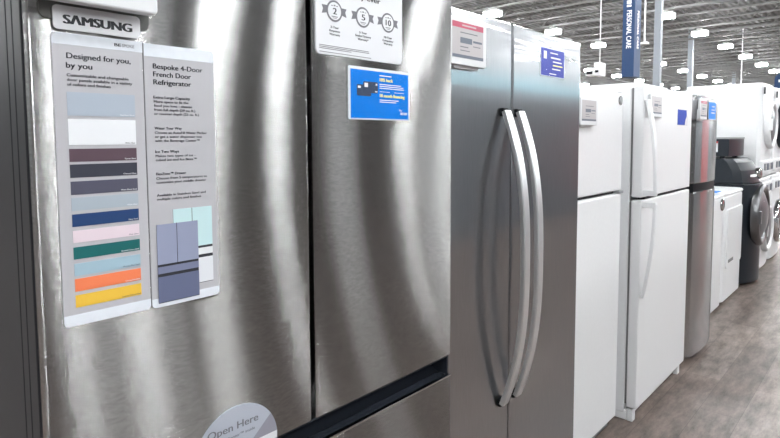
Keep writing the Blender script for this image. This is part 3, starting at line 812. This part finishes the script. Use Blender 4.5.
obj('header_strip', box(-1.40, -1.29, c0 + .0205, c0 + .022, 1.345, 1.362), 'red', tg)
obj('price_print', box(-1.37, -1.32, c0 + .0212, c0 + .022, 1.295, 1.30), 'ink_soft', tg)

# ------------------------------------------------------------------ 8 stacked front loaders beyond
def loader(y0, y1, z0, label, cat, name, bodym, ringm, glassm, panel_low, grp):
    t = thing(name, label, cat, (-1.4, (y0 + y1) / 2, z0), grp)
    yc = (y0 + y1) / 2
    bm = bmesh.new(); prism_z(bm, bow(-1.075, .02, y0, y1, .03, back=-1.77), z0 + .015, z0 + .975, .012)
    for y in (y0 + .06, y1 - .06):
        for xx in (-1.70, -1.15): bm_box(bm, xx - .02, xx + .02, y - .02, y + .02, z0, z0 + .02)
    smooth(obj('cabinet', bm, bodym, t), 15)
    pz = z0 + (.05 if panel_low else .80)
    bm = bmesh.new(); prism_z(bm, bow(-1.058, .022, y0 + .01, y1 - .01, .02, back=-1.08), pz, pz + .13, .006); p = smooth(obj('control_panel', bm, bodym, t), 15)
    for k in range(4):
        yy = y0 + .10 + .125 * k
        obj('display_window', box(-1.052, -1.0345 + .002, yy, yy + .075, pz + .03, pz + .10, .002), 'eink_dark' if k % 2 else 'grey_side', p)
    porthole(t, -1.065, yc, z0 + (.55 if panel_low else .43), .25, ringm, glassm, .05)
    if panel_low:
        bm = bmesh.new(); bm_box(bm, -1.062, -1.052, y0 + .02, y0 + .06, z0 + .86, z0 + .93); obj('energy_label', bm, 'black', t)
    return t
loader(6.755, 7.435, 0, 'white front-load washer at floor level behind the charcoal washer', 'washing machine', 'washing_machine', 'white', 'white', 'tint', False, 'stacked white laundry machines')
loader(6.755, 7.435, .978, 'white front-load dryer stacked on the washer behind the charcoal washer', 'dryer', 'clothes_dryer', 'white', 'white', 'tint', True, 'stacked white laundry machines')
loader(7.50, 8.18, 0, 'white front-load washer at floor level by the right edge of the picture', 'washing machine', 'washing_machine', 'white', 'chrome', 'glass_dark', False, 'stacked white laundry machines')
loader(7.50, 8.18, .978, 'white dryer with dark porthole stacked by the right edge of the picture', 'dryer', 'clothes_dryer', 'white', 'charcoal', 'glass_dark', True, 'stacked white laundry machines')

# ------------------------------------------------------------------ back-to-back row behind the white fridges
def back_fridge(x1, y0, y1, h, label):
    t = thing('refrigerator', label, 'refrigerator', (x1 - .35, (y0 + y1) / 2, 0), 'refrigerators in the row behind')
    obj('cabinet', box(x1 - .62, x1, y0, y1, .02, h - .015, .006), 'white', t)
    obj('door', box(x1 - .69, x1 - .625, y0, y1, .06, h, .01), 'white', t)
    obj('top_cap', box(x1 - .60, x1 - .02, y0 + .02, y1 - .02, h - .016, h + .004, .004), 'white_edge', t)
    bm = bmesh.new(); bm_box(bm, x1 - .72, x1 - .705, y0 + .05, y0 + .07, .8, 1.4, .003)
    for z in (.82, 1.38): bm_box(bm, x1 - .707, x1 - .688, y0 + .05, y0 + .07, z - .01, z + .01)
    obj('handle', bm, 'white_edge', t)
back_fridge(-1.83, 5.46, 6.36, 1.915, 'white refrigerator whose top shows behind the white fridge with bowed handles')

# ------------------------------------------------------------------ hanging signs and ceiling devices
bn = thing('hanging_banner', 'long blue box sign with white vertical lettering beside the grey post', 'sign', (-4.2, 12.18, 2.68))
obj('banner_box', box(-4.41, -4.165, 12.0, 12.37, 2.66, 6.2, .006), 'banner', bn)
bm = bmesh.new(); text_bm(bm, 'PERSONAL CARE', -4.325, 4.02, .77, .105, 12.0, .03, axis='down_y', lift=.003)
for z0, z1 in ((4.09, 4.13), (4.15, 4.22)): obj('printed_bar', box(-4.33, -4.24, 11.996, 11.9995, z0, z1), 'ink_white', bn)
obj('lettering', bm, 'ink_white', bn)
bm = bmesh.new(); text_bm(bm, 'PERSONAL CARE', 12.145, 4.02, .77, .105, -4.165, .03, axis='down_x', lift=.003)
obj('lettering', bm, 'ink_white', bn)
for y in (12.08, 12.29):
    bm = bmesh.new(); bar(bm, (-4.29, y, 6.2), (-4.29, y, 7.66), .008, 5); obj('hanger', bm, 'truss', bn)

b2 = thing('aisle_sign', 'small dark blue arched sign above the stacked dryers at the right edge', 'sign', (-1.9, 14.0, 2.3))
bm = bmesh.new()
pl = rrect(-2.02, -1.35, 2.10, 2.70, .10)
t = bmesh.new(); a = [t.verts.new((p[0], 14.0, p[1])) for p in pl]; b = [t.verts.new((p[0], 14.12, p[1])) for p in pl]
t.faces.new(a); t.faces.new(list(reversed(b)))
for i in range(len(pl)): t.faces.new((a[i], b[i], b[(i + 1) % len(pl)], a[(i + 1) % len(pl)]))
bmesh.ops.recalc_face_normals(t, faces=t.faces[:]); merge(bm, t)
obj('panel', bm, 'banner', b2)
obj('printed_bar', box(-1.95, -1.5, 13.996, 13.9995, 2.53, 2.58), 'ink_white', b2)
for xx in (-1.9, -1.5):
    bm = bmesh.new(); bar(bm, (xx, 14.06, 2.68), (xx, 14.06, 7.66), .006, 5); obj('hanger', bm, 'truss', b2)

dv = thing('security_camera', 'white box device hanging on a rod between the steel and white fridges', 'camera', (-4.1, 10.0, 2.5))
bm = bmesh.new(); bm_box(bm, -4.13, -4.01, 9.9, 10.15, 2.50, 2.74, .012); obj('housing', bm, 'device', dv)
bm = bmesh.new(); bm_box(bm, -4.30, -4.14, 9.95, 10.15, 2.52, 2.62, .01); obj('side_box', bm, 'device', dv)
bm = bmesh.new(); bm_box(bm, -4.28, -4.17, 9.946, 9.952, 2.545, 2.59); bm_box(bm, -4.10, -4.04, 9.896, 9.902, 2.56, 2.60); obj('lens_slot', bm, 'black', dv)
bm = bmesh.new(); bar(bm, (-4.08, 10.05, 2.74), (-4.08, 10.05, 7.66), .010, 8); obj('rod', bm, 'device', dv)

def pendant(x, y, z, label):
    t = thing('pendant_sensor', label, 'ceiling device', (x, y, z), 'pendants on thin rods')
    bm = bmesh.new()
    bmesh.ops.create_cone(bm, cap_ends=True, segments=24, radius1=.13, radius2=.10, depth=.06)
    bmesh.ops.translate(bm, verts=bm.verts[:], vec=(x, y, z + .03)); obj('disc', bm, 'device', t)
    bm = bmesh.new(); bar(bm, (x, y, z + .06), (x, y, 7.66), .022, 8); obj('rod', bm, 'device', t)
pendant(-5.35, 16.2, 3.95, 'white disc pendant on a thin rod between the blue banner and the post')
pendant(-7.1, 38.0, 4.4, 'white disc pendant far back above the stacked dryers')

# ------------------------------------------------------------------ light and camera
w = bpy.data.worlds.new('World'); bpy.context.scene.world = w; w.use_nodes = True
w.node_tree.nodes['Background'].inputs[0].default_value = (.95, .98, 1.0, 1)
w.node_tree.nodes['Background'].inputs[1].default_value = .4

cam = bpy.data.cameras.new('camera'); co = bpy.data.objects.new('camera', cam); C.objects.link(co)
f, pcx, pcy = 560.0, 390.0, 178.0
def ray(x, y): return Vector((x - pcx, -(y - pcy), -f))
Yv = ray(903.5, 136.6).normalized(); Zv = -ray(430, 8119).normalized(); Zv = (Zv - Yv * Zv.dot(Yv)).normalized(); Xv = Yv.cross(Zv)
Rm = Matrix((Xv, Yv, Zv))         # camera axes expressed in the store's axes
co.matrix_world = Matrix.Translation((0, 0, 1.40)) @ Rm.to_4x4()
cam.sensor_width = 36; cam.lens = f / 780 * 36; cam.shift_y = -(219 - pcy) / 780
cam.clip_start = .02; cam.clip_end = 300
sc = bpy.context.scene; sc.camera = co
sc.view_settings.view_transform = 'Standard'; sc.view_settings.look = 'None'
sc.view_settings.gamma = 1; sc.view_settings.use_curve_mapping = False
sc.view_settings.exposure = 0.0
sc.cycles.max_bounces = 8; sc.cycles.transparent_max_bounces = 12
sc.cycles.use_denoising = True
